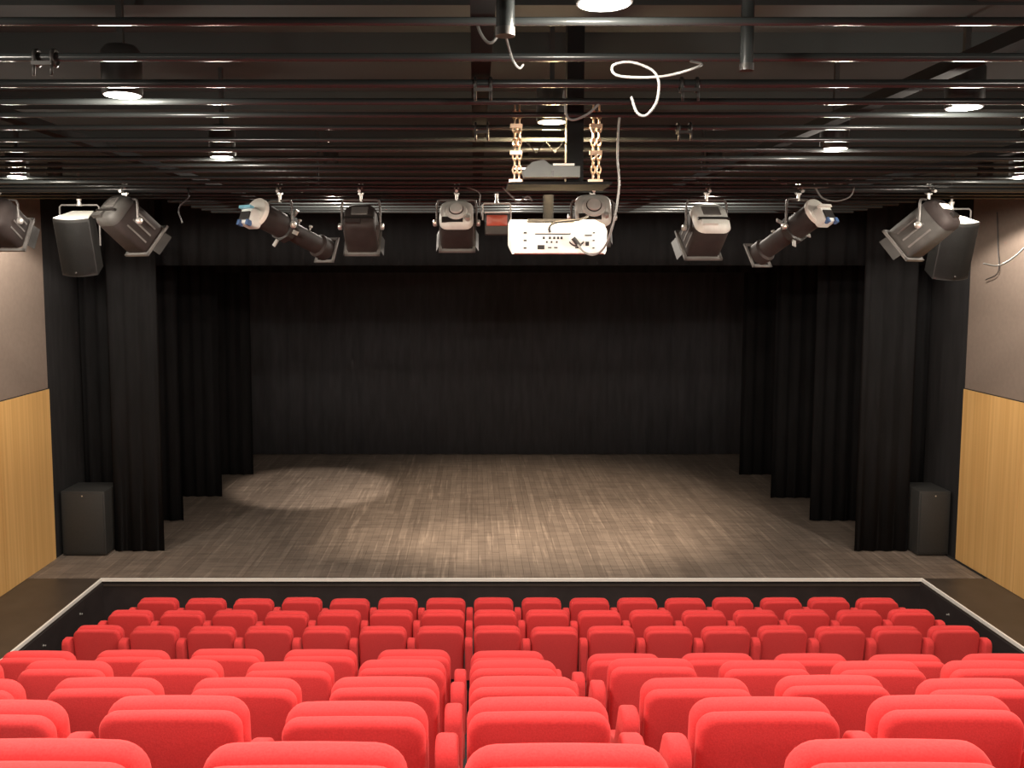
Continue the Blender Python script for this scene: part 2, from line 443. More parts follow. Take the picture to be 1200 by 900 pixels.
def arm_mesh():
    prof = [(-.030, .46), (-.040, .76), (-.033, .792), (-.010, .814), (.040, .816), (.070, .805), (.092, .770), (.17, .620), (.34, .555), (.375, .530), (.365, .500), (.14, .46)]
    bm = bmesh.new()
    hw = .034
    a = [bm.verts.new((-hw, y, z)) for y, z in prof]; b = [bm.verts.new((hw, y, z)) for y, z in prof]
    n = len(prof)
    fa = bm.faces.new(a); fb = bm.faces.new(b[::-1])
    for k in range(n): bm.faces.new((a[k], b[k], b[(k + 1) % n], a[(k + 1) % n]))
    bm.normal_update()
    bmesh.ops.bevel(bm, geom=list({e for f in (fa, fb) for e in f.edges}), offset=.016, segments=3, affect='EDGES', profile=.5)
    return to_mesh(bm, 'armrest', True, 60)
ARM = arm_mesh()
bm = bmesh.new(); box_bm(bm, (-.016, .02, 0), (.016, .12, .47)); box_bm(bm, (-.05, -.02, 0), (.05, .22, .02))
ARM_LEG = to_mesh(bm, 'arm_stanchion')

def add_arm(root, x):
    a = put('armrest', ARM, M['fabric'], root, (x, 0, 0))
    put('stanchion', ARM_LEG, M['seat_metal'], a)

protos = {}
def seat(kind, loc, label, group):
    """kind: ('front'|'rear', has_left_arm, has_right_arm); the first of a kind is built, the others are copies"""
    if kind not in protos:
        e = empty('theatre_seat', loc, label, 'seat', group)
        pitch = .5 if kind[0] == 'front' else .54
        seat_parts(e, pitch)
        if kind[1]: add_arm(e, -pitch / 2)
        if kind[2]: add_arm(e, pitch / 2)
        protos[kind] = e
        return e
    return copy_tree(protos[kind], loc, label, group)

ORD = ['first', 'second', 'third', 'fourth', 'fifth', 'sixth', 'seventh', 'eighth', 'ninth', 'tenth', 'eleventh', 'twelfth', 'thirteenth', 'fourteenth', 'fifteenth', 'sixteenth']
front = (('front row by the stage', 8.90, 0.0), ('second row from the stage', 8.17, .15), ('third row from the stage', 7.44, .29))
for rname, ry, rz in front:
    for i in range(16):
        pos = 'leftmost' if i == 0 else ('rightmost' if i == 15 else ORD[i] + ' from the left')
        if i == 8: pos = 'eighth from the right'
        if i > 8 and i < 15: pos = ORD[15 - i] + ' from the right'
        e = seat(('front', True, i == 15), (-3.30 + .5 * i, ry + random.uniform(-.012, .012), rz + random.uniform(-.004, .004)),
                 'red upholstered theatre seat, %s in the %s' % (pos, rname), 'red seats in the ' + rname)
        e.rotation_euler = (math.radians(random.uniform(-1.0, 1.2)), 0, math.radians(random.uniform(-.4, .4)))
# five raked rows nearer the camera, left block and right block with a narrow gap between them
rear = (('fifth raked row from camera', 4.83, 1.21, 7, 7), ('fourth raked row from camera', 4.04, 1.505, 6, 6), ('third raked row from camera', 3.23, 1.80, 5, 5),
        ('second raked row from camera', 2.44, 2.10, 4, 4), ('raked row nearest the camera', 1.65, 2.40, 3, 3))
for ri, (rname, ry, rz, nl, nr) in enumerate(rear):
    for side, n in (('left', nl), ('right', nr)):
        for i in range(n):
            x = .19 - .54 * i if side == 'left' else .86 + .54 * i
            dz = (random.uniform(-.005, .005)) - (.02 if (ri == 0 and side == 'right') else 0)
            pos = 'beside the gap' if i == 0 else ORD[i] + ' from the gap'
            e = seat(('rear', True, side == 'left' and i == 0), (x, ry + random.uniform(-.01, .01), rz + dz),
                     'red theatre seat, %s, %s block, %s' % (pos, side, rname), 'red seats in the ' + rname)
            e.rotation_euler = (math.radians(random.uniform(-1.0, 1.0)), 0, math.radians(random.uniform(-.4, .4)))

# ================================================================== STAGE CURTAINS
def drape(name, x0, x1, y, z0, z1, label, amp=.05, wave=.22, group=None, x_dir=True, seed=0, y1=None):
    rnd = random.Random(seed)
    L = x1 - x0
    n = max(24, int(abs(L) / .028))
    ph = rnd.uniform(0, 6)
    bm = bmesh.new(); cols = []
    zs = [z0, z0 + (z1 - z0) * .33, z0 + (z1 - z0) * .66, z1]
    for k in range(n + 1):
        t = k / n; x = x0 + L * t
        u = x / wave * 2 * PI + ph + .8 * math.sin(x * 2.3 + ph)
        off = amp * math.sin(u) + amp * .35 * math.sin(2.3 * u + 1)
        yy = y + ((y1 - y) * t if y1 is not None else 0)
        cols.append([bm.verts.new((x + (.2 * amp) * math.cos(u) * (1 - j * .15), yy + off * (1 - j * .12), z)) for j, z in enumerate(zs)])
    for a, b in zip(cols, cols[1:]):
        for j in range(3): bm.faces.new((a[j], b[j], b[j + 1], a[j + 1]))
    bmesh.ops.solidify(bm, geom=bm.faces[:], thickness=.006)
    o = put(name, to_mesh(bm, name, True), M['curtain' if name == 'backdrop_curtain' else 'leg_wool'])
    return tag(o, label, 'curtain', group)
Z0, Z1 = STZ + .012, CEIL - .02
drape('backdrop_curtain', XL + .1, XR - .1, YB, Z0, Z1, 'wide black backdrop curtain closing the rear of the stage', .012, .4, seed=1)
LEGS_L = [(11.45, -4.755, -4.10, 'nearest black stage leg curtain on the left, beside the floor cabinet'), (12.90, -5.35, -4.32, 'second black stage leg curtain from the front, left side'),
          (14.35, -5.35, -4.16, 'third black stage leg curtain from the front, left side'), (15.95, -5.35, -4.04, 'rearmost black stage leg curtain on the left')]
LEGS_R = [(11.45, 5.03, 5.725, 'nearest black stage leg curtain on the right, beside the floor cabinet'), (12.90, 4.99, 6.15, 'second black stage leg curtain from the front, right side'),
          (14.25, 4.85, 6.15, 'third black stage leg curtain from the front, right side'), (15.95, 4.84, 6.15, 'rearmost black stage leg curtain on the right')]
for k, (y, x0, x1, lab) in enumerate(LEGS_L + LEGS_R):
    drape('leg_curtain', x0, x1, y, Z0, Z1, lab, .018, .2, 'black leg curtains at the sides of the stage', seed=k + 3)
drape('masking_curtain', XL + .03, -4.72, 12.0, Z0, Z1, 'black masking curtain behind the left floor cabinet', .03, .2, seed=31)
drape('masking_curtain', 5.62, XR - .03, 12.0, Z0, Z1, 'black masking curtain behind the right floor cabinet', .03, .2, seed=32)
drape('border_curtain', XL + .05, XR - .05, 11.75, 4.385, Z1, 'black border curtain hanging above the front of the stage', .02, .3, seed=40)
drape('border_curtain', XL + .05, XR - .05, 14.9, 4.30, Z1, 'second black border curtain hanging above mid stage', .02, .3, seed=41)

# ================================================================== FLOOR CABINETS (loudspeakers at the stage corners)
def floor_speaker(x0, x1, label):
    e = empty('bass_speaker', ((x0 + x1) / 2, 11.5, STZ + .001), label, 'loudspeaker')
    hw = (x1 - x0) / 2
    box('cabinet', (-hw, -.25, .02), (hw, .26, .86), M['speaker'], e, .012)
    box('front_grille', (-hw + .02, -.262, .05), (hw - .02, -.25, .83), M['speaker'], e, .004)
    box('foot_plinth', (-hw + .03, -.22, 0), (hw - .03, .23, .02), M['black_metal'], e)
    bm = bmesh.new(); lathe_bm(bm, [(.009, -.266), (.009, -.262)], 10, Matrix.Translation((.0, 0, .80)))
    b = put('badge', to_mesh(bm, 'badge'), M['steel'], e); b['label'] = 'tiny bright round badge'
floor_speaker(-5.36, -4.79, 'black bass loudspeaker cabinet on the stage floor against the left wall')
floor_speaker(5.76, 6.17, 'black bass loudspeaker cabinet on the stage floor against the right wall')

# small steel knobs in the pit sides
for x, y, s, lab in ((PL + .02, 9.74, 1, 'small bright knob on the left pit wall, the one nearer the stage'), (PL + .02, 8.88, 1, 'small bright knob on the left pit wall, the one farther from the stage'),
                     (PR - .02, 9.72, -1, 'small bright knob on the right pit wall, the one nearer the stage'), (PR - .02, 8.92, -1, 'small bright knob on the right pit wall, the one farther from the stage')):
    e = empty('wall_knob', (x, y, .43), lab, 'knob', 'small knobs on the pit walls')
    e.scale = (.65,) * 3
    bm = bmesh.new(); lathe_bm(bm, [(.022, 0), (.022, .005), (.014, .008)], 14, Matrix.Rotation(-s * PI / 2, 4, 'Z'))
    put('rose', to_mesh(bm, 'rose', True, 40), M['steel'], e)
    bm = bmesh.new(); lathe_bm(bm, [(.007, .006), (.007, .025), (.014, .030), (.014, .040), (.006, .045)], 14, Matrix.Rotation(-s * PI / 2, 4, 'Z'))
    put('turn_knob', to_mesh(bm, 'turn_knob', True, 40), M['steel'], e)

# ================================================================== CEILING DOWNLIGHTS
DL_LAB = {0: 'large bright round ceiling downlight nearest the camera, top centre', 1: 'bright round ceiling downlight at the upper left between battens', 2: 'bright round ceiling downlight at the upper right between battens',
          3: 'small bright ceiling downlight above the right profile spotlight', 4: 'downlight above the left profile spotlight, mostly behind battens', 5: 'warm glowing downlight above the projector hoist',
          6: 'ceiling downlight in the row nearest the camera, left of centre', 7: 'ceiling downlight in the row nearest the camera, right of centre',
          8: 'ceiling downlight near the left wall, second row', 9: 'ceiling downlight near the right wall, second row',
          10: 'ceiling downlight above the leftmost end of the lighting bar', 11: 'ceiling downlight above the rightmost end of the lighting bar',
          12: 'ceiling downlight straight above the camera', 13: 'ceiling downlight just left of the one above the camera', 14: 'ceiling downlight just right of the one above the camera',
          15: 'ceiling downlight above the camera row by the left wall', 16: 'ceiling downlight above the camera row by the right wall',
          17: 'ceiling downlight behind the camera, centre', 18: 'ceiling downlight behind the camera, left', 19: 'ceiling downlight behind the camera, right',
          20: 'high ceiling downlight beyond the lighting bar, left of centre', 21: 'high ceiling downlight beyond the lighting bar, centre', 22: 'high ceiling downlight beyond the lighting bar, right of centre',
          23: 'high ceiling downlight near the left wall beyond the lighting bar', 24: 'high ceiling downlight near the right wall beyond the lighting bar',
          25: 'high ceiling downlight above the left hanging loudspeaker', 26: 'high ceiling downlight above the right hanging loudspeaker',
          27: 'high ceiling downlight before the stage, left of centre', 28: 'high ceiling downlight before the stage, right of centre'}
for k, (x, y, z, p) in enumerate(DOWNLIGHTS):
    lab = DL_LAB[k]
    e = empty('downlight', (x, y, z), lab, 'ceiling lamp', 'round house downlights')
    bm = bmesh.new(); lathe_bm(bm, [(.062, -.01), (.066, .0), (.066, .13), (.05, .15), (.0, .15)], 24, Matrix.Rotation(PI / 2, 4, 'X'))
    bm.verts.ensure_lookup_table()
    put('can', to_mesh(bm, 'can', True, 40), M['black_metal'], e)
    bm = bmesh.new(); lathe_bm(bm, [(.0, -.0115), (.057, -.0115), (.057, -.0105), (0, -.0105)], 28, Matrix.Rotation(PI / 2, 4, 'X'))
    l = put('lamp_disc', to_mesh(bm, 'lamp_disc'), M['lamp_warm'] if k == 5 else M['lamp'], e)
    box('hanger', (-.01, -.01, .14), (.01, .01, CEIL - z - .004), M['black_metal'], e)

# ================================================================== LIGHTING BAR + FIXTURES
YF = 6.3
bar = empty('lighting_bar', (.4, YF, PZ), 'long black lighting bar under the battens carrying the spotlights', 'lighting bar')
bm = bmesh.new(); tube_bm(bm, [(-4.9, 0, 0), (0, 0, 0), (4.9, 0, 0)], .024, 14)
put('pipe', to_mesh(bm, 'pipe', True, 50), M['batten'], bar)
for x in (-4.0, -1.5, 1.2, 3.9):
    tube('drop_rod', [(x, 0, .02), (x, 0, CEIL - PZ - .006)], .008, M['black_metal'], bar)

def basis(d):                                  # rotation whose +Y is the aim, X stays level
    d = Vector(d).normalized()
    x = d.cross(Vector((0, 0, 1))).normalized()
    z = x.cross(d)
    return Matrix((x, d, z)).transposed().to_4x4()

def yoke(root, R, hw, hang, m, col_clamp, bar_dy=0.0, knob=True, flat=.02):
    x = (R @ Vector((1, 0, 0))).normalized()
    up = Vector((0, 0, hang))
    pts = []
    a, b = x * -hw, x * hw
    pts = [a + Vector((0, 0, -.02)), a * 1.0 + up * .45, a * 1.0 + up * .8, a * .93 + up * .97, a * .8 + up, b * .8 + up, b * .93 + up * .97, b + up * .8, b + up * .45, b + Vector((0, 0, -.02))]
    y = put('yoke', None_mesh(pts, .0085), m, root)
    for s, p in ((-1, a), (1, b)):
        bm = bmesh.new(); lathe_bm(bm, [(.02, 0), (.024, .006), (.024, .022), (.016, .028)], 12, Matrix.Translation(p) @ (R @ Matrix.Rotation(-s * PI / 2, 4, 'Z')))
        put('tilt_knob', to_mesh(bm, 'tilt_knob', True, 40), col_clamp, y)
    bm = bmesh.new()
    dz = (PZ - root.location.z) - hang
    dy = YF - root.location.y
    # hook clamp round the pipe
    tube_bm(bm, [Vector((0, 0, hang - .01)), Vector((0, dy * .5, hang + dz * .4)), Vector((0, dy, hang + dz - .03))], .012, 8)
    for k in (-1, 1):
        arc = [(k * .012, dy + .034 * math.cos(t), hang + dz + .034 * math.sin(t)) for t in [(-.6 + .2 * q) * PI for q in range(9)]]
        tube_bm(bm, arc, .007, 6)
    c = put('hook_clamp', to_mesh(bm, 'hook_clamp', True, 50), col_clamp, root)
    bm = bmesh.new(); tube_bm(bm, [(.0, dy - .03, hang + dz - .01), (.0, dy - .085, hang + dz - .02)], [.006, .011], 8)
    put('wing_screw', to_mesh(bm, 'wing_screw', True, 50), col_clamp, c)

def None_mesh(pts, r):
    bm = bmesh.new(); tube_bm(bm, pts, r, 8)
    return to_mesh(bm, 'yoke', True, 50)

def sq_ring(w_, r, y, n=4):
    pts = rrect(w_, w_, r, n)
    return [(x, y, z - w_ / 2) for x, z in pts]

def loft_sq(bm, secs, Mx):
    rings = []
    for w_, r, y in secs:
        rings.append([bm.verts.new(p) for p in sq_ring(w_, r, y)])
    n = len(rings[0])
    for a, b in zip(rings, rings[1:]):
        for k in range(n): bm.faces.new((a[k], a[(k + 1) % n], b[(k + 1) % n], b[k]))
    bm.faces.new(rings[0]); bm.faces.new(rings[-1][::-1])
    bmesh.ops.transform(bm, matrix=Mx, verts=[v for r_ in rings for v in r_])

def fresnel(loc, aim, label, size=.235, length=.30, cap='grey_cap', body='dark_brown_metal', yk='mid_grey', clamp='steel', hang=None, cap_style='round', group='fresnel spotlights on the lighting bar', door=True, name='fresnel_spotlight'):
    e = empty(name, loc, label, 'stage light', group)
    R = basis(aim); s = size
    hang = hang if hang is not None else max(.08, PZ - loc[2] - .075)
    bm = bmesh.new(); loft_sq(bm, [(s * .96, s * .22, -length * .30), (s, s * .22, -length * .24), (s, s * .16, length * .55), (s * .94, s * .12, length * .60)], R)
    h = put('housing', to_mesh(bm, 'housing', True, 35), M[body], e)
    for sd in (-1, 1):                         # cooling fins down the sides
        for q in range(3):
            bm = bmesh.new()
            box_bm(bm, (sd * s * .5 - .004, -length * .1 + q * .01, -s * .3 + q * s * .25), (sd * s * .5 + .004, length * .45, -s * .3 + q * s * .25 + .012), R)
            put('cooling_fin', to_mesh(bm, 'cooling_fin'), M['mid_grey'], h)
    bm = bmesh.new(); loft_sq(bm, [(s * .72, s * .24, -length * .50), (s * .90, s * .28, -length * .46), (s * 1.0, s * .26, -length * .36), (s * 1.0, s * .24, -length * .27)], R)
    c = put('back_cap', to_mesh(bm, 'back_cap', True, 50), M[cap], e)
    if cap_style == 'round':
        bm = bmesh.new(); lathe_bm(bm, [(.0, -length * .66), (s * .17, -length * .66), (s * .19, -length * .64), (s * .19, -length * .585), (s * .30, -length * .56), (s * .33, -length * .52), (s * .33, -length * .48)], 24, R)
        put('fan_boss', to_mesh(bm, 'fan_boss', True, 35), M[cap], c)
        bm = bmesh.new(); lathe_bm(bm, [(s * .20, -length * .60), (s * .215, -length * .60), (s * .215, -length * .57), (s * .20, -length * .57)], 24, R)
        put('boss_groove', to_mesh(bm, 'boss_groove'), M['port'], c)
        bm = bmesh.new(); box_bm(bm, (-s * .42, -length * .515, -s * .40), (s * .20, -length * .46, -s * .22), R)
        put('vent', to_mesh(bm, 'vent'), M['port'], c)
        bm = bmesh.new(); lathe_bm(bm, [(.0, -length * .62), (.016, -length * .61), (.020, -length * .57), (.02, -length * .48)], 14, R @ Matrix.Translation((s * .33, 0, -s * .30)))
        put('focus_knob', to_mesh(bm, 'focus_knob', True, 40), M['steel'], c)
    elif cap_style == 'panel':
        bm = bmesh.new(); box_bm(bm, (-s * .26, -length * .515, -s * .04), (s * .26, -length * .48, s * .30), R)
        bmesh.ops.bevel(bm, geom=bm.edges[:], offset=.006, segments=1, affect='EDGES')
        put('access_panel', to_mesh(bm, 'access_panel'), M['mid_grey'], c)
        bm = bmesh.new(); box_bm(bm, (-s * .45, -length * .52, -s * .20), (s * .45, -length * .46, -s * .13), R)
        put('vent', to_mesh(bm, 'vent'), M['port'], c)
        bm = bmesh.new(); box_bm(bm, (-s * .40, -length * .55, -s * .42), (s * .05, -length * .47, -s * .26), R)
        put('cable_cover', to_mesh(bm, 'cable_cover'), M[cap], c)
    elif cap_style == 'hot':
        bm = bmesh.new(); box_bm(bm, (-s * .30, -length * .515, s * .02), (s * .28, -length * .49, s * .20), R)
        p = put('lamp_window', to_mesh(bm, 'lamp_window'), M['lens_warm'], c); p['label'] = 'glowing slot of the lamp housing'
        bm = bmesh.new(); box_bm(bm, (-s * .18, -length * .55, -s * .30), (s * .22, -length * .49, -s * .16), R)
        put('cable_cover', to_mesh(bm, 'cable_cover'), M['port'], c)
    if door:
        bm = bmesh.new()
        f = s * .56; y0 = length * .60
        for a, b in (((-f, y0, -f), (f, y0 + .018, -f + .022)), ((-f, y0, f - .022), (f, y0 + .018, f)), ((-f, y0, -f), (-f + .022, y0 + .018, f)), ((f - .022, y0, -f), (f, y0 + .018, f))):
            box_bm(bm, a, b, R)
        put('color_frame', to_mesh(bm, 'color_frame'), M['mid_grey'], e)
        for k, (ax, sg) in enumerate((('Z', 1), ('Z', -1))):
            bm = bmesh.new()
            if ax == 'Z':
                T = Matrix.Translation((sg * f, y0 + .015, 0)) @ Matrix.Rotation(sg * -.35, 4, 'Z'); box_bm(bm, (-.002, 0, -f * .6), (.002, s * .24, f * .6), R @ T)
            else:
                T = Matrix.Translation((0, y0 + .015, sg * f)) @ Matrix.Rotation(sg * .35, 4, 'X'); box_bm(bm, (-f * .9, 0, -.002), (f * .9, s * .42, .002), R @ T)
            put('barn_door', to_mesh(bm, 'barn_door'), M['black_metal'], e)
    yoke(e, R, s * .5 + .022, hang, M[yk], M[clamp])
    return e

def profile(loc, aim, label, length=.78, hang=.17, tagcol='blue_tag'):
    e = empty('profile_spotlight', loc, label, 'stage light', 'profile spotlights on the lighting bar')
    R = basis(aim); r = .088
    bm = bmesh.new(); lathe_bm(bm, [(.0, -length * .30), (r * .9, -length * .30), (r, -length * .27), (r, length * .02), (r * .78, length * .05), (r * .78, length * .52), (r * .98, length * .54), (r * .98, length * .66), (r * .88, length * .66), (r * .88, length * .6), (0, length * .6)], 24, R)
    put('barrel', to_mesh(bm, 'barrel', True, 35), M['dark_brown_metal'], e)
    bm = bmesh.new(); lathe_bm(bm, [(r * .82, -length * .335), (r * 1.12, -length * .335), (r * 1.16, -length * .325), (r * 1.16, -length * .29), (r * .82, -length * .29)], 28, R)
    k = put('rear_ring', to_mesh(bm, 'rear_ring', True, 40), M['white_ring'], e); k['label'] = 'off-white rear ring'
    bm = bmesh.new(); loft_sq(bm, [(r * 1.2, r * .2, -length * .43), (r * 1.42, r * .25, -length * .40), (r * 1.42, r * .25, -length * .30)], R @ Matrix.Translation((0, 0, -r * .62)))
    lh = put('lamp_housing', to_mesh(bm, 'lamp_housing', True, 40), M['grey_cap'], e)
    bm = bmesh.new(); box_bm(bm, (-r * .5, -length * .445, -r * 1.0), (r * .5, -length * .42, -r * .35), R)
    put('socket_recess', to_mesh(bm, 'socket_recess'), M['port'], lh)
    bm = bmesh.new(); box_bm(bm, (-r * .75, -length * .46, -r * .10), (r * .55, -length * .41, r * .12), R)
    t = put('handle_tag', to_mesh(bm, 'handle_tag'), M[tagcol], lh); t['label'] = 'pale blue handle' if tagcol == 'blue_tag' else 'white handle'
    bm = bmesh.new()
    for sx in (-.55, .42): box_bm(bm, (sx * r, -length * .455, -r * 1.45), (sx * r + r * .25, -length * .40, -r * 1.05), R)
    put('catch', to_mesh(bm, 'catch'), M['blue_dark'], lh)
    # shutter/gate and lens knobs
    bm = bmesh.new(); lathe_bm(bm, [(r * 1.02, length * .02), (r * 1.22, length * .03), (r * 1.22, length * .10), (r * .95, length * .11)], 8, R)
    g = put('gate', to_mesh(bm, 'gate'), M['black_metal'], e)
    for a in (.6, 1.9, 3.6, 5.2):
        bm = bmesh.new(); box_bm(bm, (-.014, length * .055, r * 1.15), (.014, length * .068, r * 1.75), R @ Matrix.Rotation(a, 4, 'Y'))
        put('shutter_handle', to_mesh(bm, 'shutter_handle'), M['steel'], g)
    for y in (.2, .36):
        bm = bmesh.new(); lathe_bm(bm, [(.006, 0), (.006, .02), (.014, .022), (.014, .034)], 10, R @ Matrix.Translation((.02, length * y, r * .76)) @ Matrix.Rotation(PI / 2, 4, 'X'))
        put('lens_knob', to_mesh(bm, 'lens_knob', True, 40), M['steel'], e)
    bm = bmesh.new(); f = r * 1.12
    for a, b in (((-f, 0, -f), (f, .012, -f + .02)), ((-f, 0, f - .02), (f, .012, f)), ((-f, 0, -f), (-f + .02, .012, f)), ((f - .02, 0, -f), (f, .012, f))):
        box_bm(bm, a, b, R @ Matrix.Translation((0, length * .665, 0)))
    put('color_frame', to_mesh(bm, 'color_frame'), M['mid_grey'], e)
    yoke(e, R, r + .03, hang, M['mid_grey'], M['steel'])
    return e

fresnel((-3.36, 6.3, 4.64), (.05, .85, -.5), 'dark brown fresnel spotlight cut by the left edge of the picture', .25, .28, 'dark_brown_metal', cap_style='plain')
fresnel((-2.46, 6.3, 4.635), (.36, .50, -.50), 'dark fresnel spotlight with grey back in front of the left hanging loudspeaker', .245, .33, 'dim_grey', 'dark_brown_metal', cap_style='panel')
profile((-1.37, 6.3, 4.61), (.48, .68, -.30), 'long dark profile spotlight with pale rear ring and blue handle, left of centre', .72)
fresnel((-.80, 6.3, 4.60), (.0, .66, -.60), 'dark fresnel spotlight with black back just right of the left profile spotlight', .225, .25, 'dark_brown_metal', cap_style='panel')
fresnel((-.125, 6.3, 4.625), (.01, .72, -.55), 'fresnel spotlight with rounded grey back left of the projector', .235, .25, cap_style='round')
fresnel((.83, 6.3, 4.665), (.03, .80, -.48), 'fresnel spotlight with rounded grey back behind the projector', .25, .25, cap_style='round')
fresnel((1.635, 6.3, 4.59), (-.10, .62, -.58), 'fresnel spotlight with grey flat back panel right of the projector', .255, .27, 'grey_cap', cap_style='panel')
profile((2.28, 6.3, 4.60), (-.38, .66, -.42), 'dark profile spotlight with white rear ring, right of centre', .60, .19, 'white_ring')
fresnel((3.20, 6.3, 4.605), (-.40, .46, -.50), 'grey fresnel spotlight with a glowing rear slot, before the right hanging loudspeaker', .25, .34, 'dark_brown_metal', 'dim_grey', cap_style='hot')

# small red floodlight left of the projector
e = empty('floodlight', (.157, 6.3, 4.625), 'small floodlight with a rust red face hanging left of the projector', 'stage light')
bm = bmesh.new(); pad_bm(bm, .17, .15, .10, .012, .008)
bmesh.ops.transform(bm, matrix=Matrix.Translation((0, -.05, -.085)), verts=bm.verts)
put('housing', to_mesh(bm, 'housing', True, 40), M['black_metal'], e)
bm = bmesh.new(); pad_bm(bm, .145, .075, .012, .006, .004, 0, .006)
bmesh.ops.transform(bm, matrix=Matrix.Translation((0, -.060, -.022)), verts=bm.verts)
put('red_face', to_mesh(bm, 'red_face', True, 40), M['reddish'], e)
box('top_lip', (-.085, -.06, .065), (.085, .03, .075), M['white_ring'], e)
put('yoke', None_mesh([(-.098, 0, .02), (-.098, 0, .125), (-.09, 0, .137), (.09, 0, .137), (.098, 0, .125), (.098, 0, .02)], .006), M['white_ring'], e)
tube('hook_clamp', [(0, 0, .13), (0, 0, .17), (0, 0, .205)], [.018, .011, .014], M['steel'], e)

# ================================================================== HANGING LOUDSPEAKERS
def hung_speaker(loc, label, hw=.185):
    e = empty('hanging_speaker', loc, label, 'loudspeaker', rot=(math.radians(0), 0, 0))
    # plan outline with a curved front, tapered to the back; local -Y is the front
    pts = []
    for k in range(9):
        a = -1 + 2 * k / 8
        pts.append((a * hw, -.20 + .07 * a * a))
    pts += [(hw * .62, .19), (-hw * .62, .19)]
    T = Matrix.Rotation(math.radians(17), 4, 'X')
    bm = bmesh.new(); H = .30
    lo = [bm.verts.new((x, y, -H)) for x, y in pts]; hi = [bm.verts.new((x, y, H)) for x, y in pts]
    n = len(pts)
    bm.faces.new(lo); bm.faces.new(hi[::-1])
    for k in range(n): bm.faces.new((lo[k], lo[(k + 1) % n], hi[(k + 1) % n], hi[k]))
    bmesh.ops.transform(bm, matrix=T, verts=bm.verts)
    put('cabinet', to_mesh(bm, 'cabinet', True, 30), M['speaker'], e)
    bm = bmesh.new()  # thin cap over the cabinet, lamplight painted in as a pale tone
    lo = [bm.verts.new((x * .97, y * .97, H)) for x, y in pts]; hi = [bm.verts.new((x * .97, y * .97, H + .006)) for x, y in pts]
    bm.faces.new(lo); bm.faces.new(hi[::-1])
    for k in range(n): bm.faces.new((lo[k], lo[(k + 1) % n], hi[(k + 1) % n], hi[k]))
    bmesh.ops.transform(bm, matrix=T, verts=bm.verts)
    t = put('lit_top', to_mesh(bm, 'lit_top'), M['speaker_top'], e); t['label'] = 'cabinet top with lamplight put into its pale colour'
    bm = bmesh.new()
    fr = pts[:9]; a_ = [bm.verts.new((x * .95, y - .008, -H + .03)) for x, y in fr]; b_ = [bm.verts.new((x * .95, y - .008, H - .03)) for x, y in fr]
    for k in range(8): bm.faces.new((a_[k], a_[k + 1], b_[k + 1], b_[k]))
    bmesh.ops.solidify(bm, geom=bm.faces[:], thickness=.006)
    bmesh.ops.transform(bm, matrix=T, verts=bm.verts)
    put('grille', to_mesh(bm, 'grille', True, 30), M['speaker'], e)
    bm = bmesh.new(); lathe_bm(bm, [(.008, -.225), (.008, -.21)], 10, T @ Matrix.Translation((0, 0, -H + .05)))
    put('badge', to_mesh(bm, 'badge'), M['mid_grey'], e)
    put('bracket', None_mesh([(-hw - .02, 0, -.02), (-hw - .02, 0, H + .08), (-hw, 0, H + .10), (hw, 0, H + .10), (hw + .02, 0, H + .08), (hw + .02, 0, -.02)], .009), M['mid_grey'], e)
    tube('hanger_rod', [(0, 0, H + .10), (0, 0, CEIL - loc[2])], .014, M['mid_grey'], e)
    tube('clamp', [(0, 0, H + .09), (0, 0, H + .13), (0, 0, H + .17)], [.03, .018, .03], M['steel'], e)
hung_speaker((-4.11, 9.3, 4.585), 'black loudspeaker with lamplit top hanging tilted on the left side')
hung_speaker((4.96, 9.3, 4.545), 'black loudspeaker with lamplit top hanging tilted on the right side')

# ================================================================== PROJECTOR
pj = empty('projector', (.360, 4.0, 4.438), 'white projector hanging from the hoist, rear connection panel towards the seats', 'projector')
pj.scale = (.74,) * 3
T = Matrix.Rotation(math.radians(6), 4, 'X')
bm = bmesh.new()
secs = [(-.30, .262, -.085, .060), (-.285, .274, -.092, .066), (-.25, .276, -.095, .075), (.20, .276, -.095, .085), (.25, .26, -.085, .075)]
rings = []
for y, hw, z0, z1 in secs:
    rg = [(hw * .97, z0), (hw, z0 + .02), (hw, z1 - .025), (hw * .95, z1), (-hw * .95, z1), (-hw, z1 - .025), (-hw, z0 + .02), (-hw * .97, z0)]
    rings.append([bm.verts.new((x, y, z)) for x, z in rg])
for a, b in zip(rings, rings[1:]):
    for k in range(8): bm.faces.new((a[k], a[(k + 1) % 8], b[(k + 1) % 8], b[k]))
bm.faces.new(rings[0]); bm.faces.new(rings[-1][::-1])
bmesh.ops.transform(bm, matrix=T, verts=bm.verts)
put('shell', to_mesh(bm, 'shell', True, 30), M['proj_white'], pj)
def pbox(name, x0, x1, z0, z1, m, d=.006, parent=pj):
    bm = bmesh.new(); box_bm(bm, (x0, -.30 - d, z0), (x1, -.29, z1), T)
    return put(name, to_mesh(bm, name), M[m], parent)
pan = pbox('rear_panel', -.25, .25, -.080, .052, 'proj_white', .004)
pan['label'] = 'white rear connection panel'
pbox('slot_line', -.14, .085, .022, .028, 'port', .007, pan)
pbox('power_inlet', -.125, -.085, -.062, -.038, 'port', .008, pan)
for x in (-.09, -.055, -.03, -.008, .012): pbox('socket', x - .006, x + .006, -.004, .010, 'port', .008, pan)
for x in (-.072, -.045, -.015): pbox('socket', x - .005, x + .005, -.026, -.015, 'port', .008, pan)
for x in (-.055, -.02, .10): pbox('port', x - .010, x + .010, -.056, -.049, 'port', .008, pan)
pbox('keypad', .150, .170, -.042, -.018, 'port', .008, pan)
pbox('vent_mark', .145, .185, .014, .021, 'port', .008, pan)
for z in (-.055, -.012, .032):
    pbox('screw', .19, .202, z - .003, z + .004, 'port', .008, pan); pbox('screw', -.205, -.188, z - .004, z + .005, 'port', .008, pan)
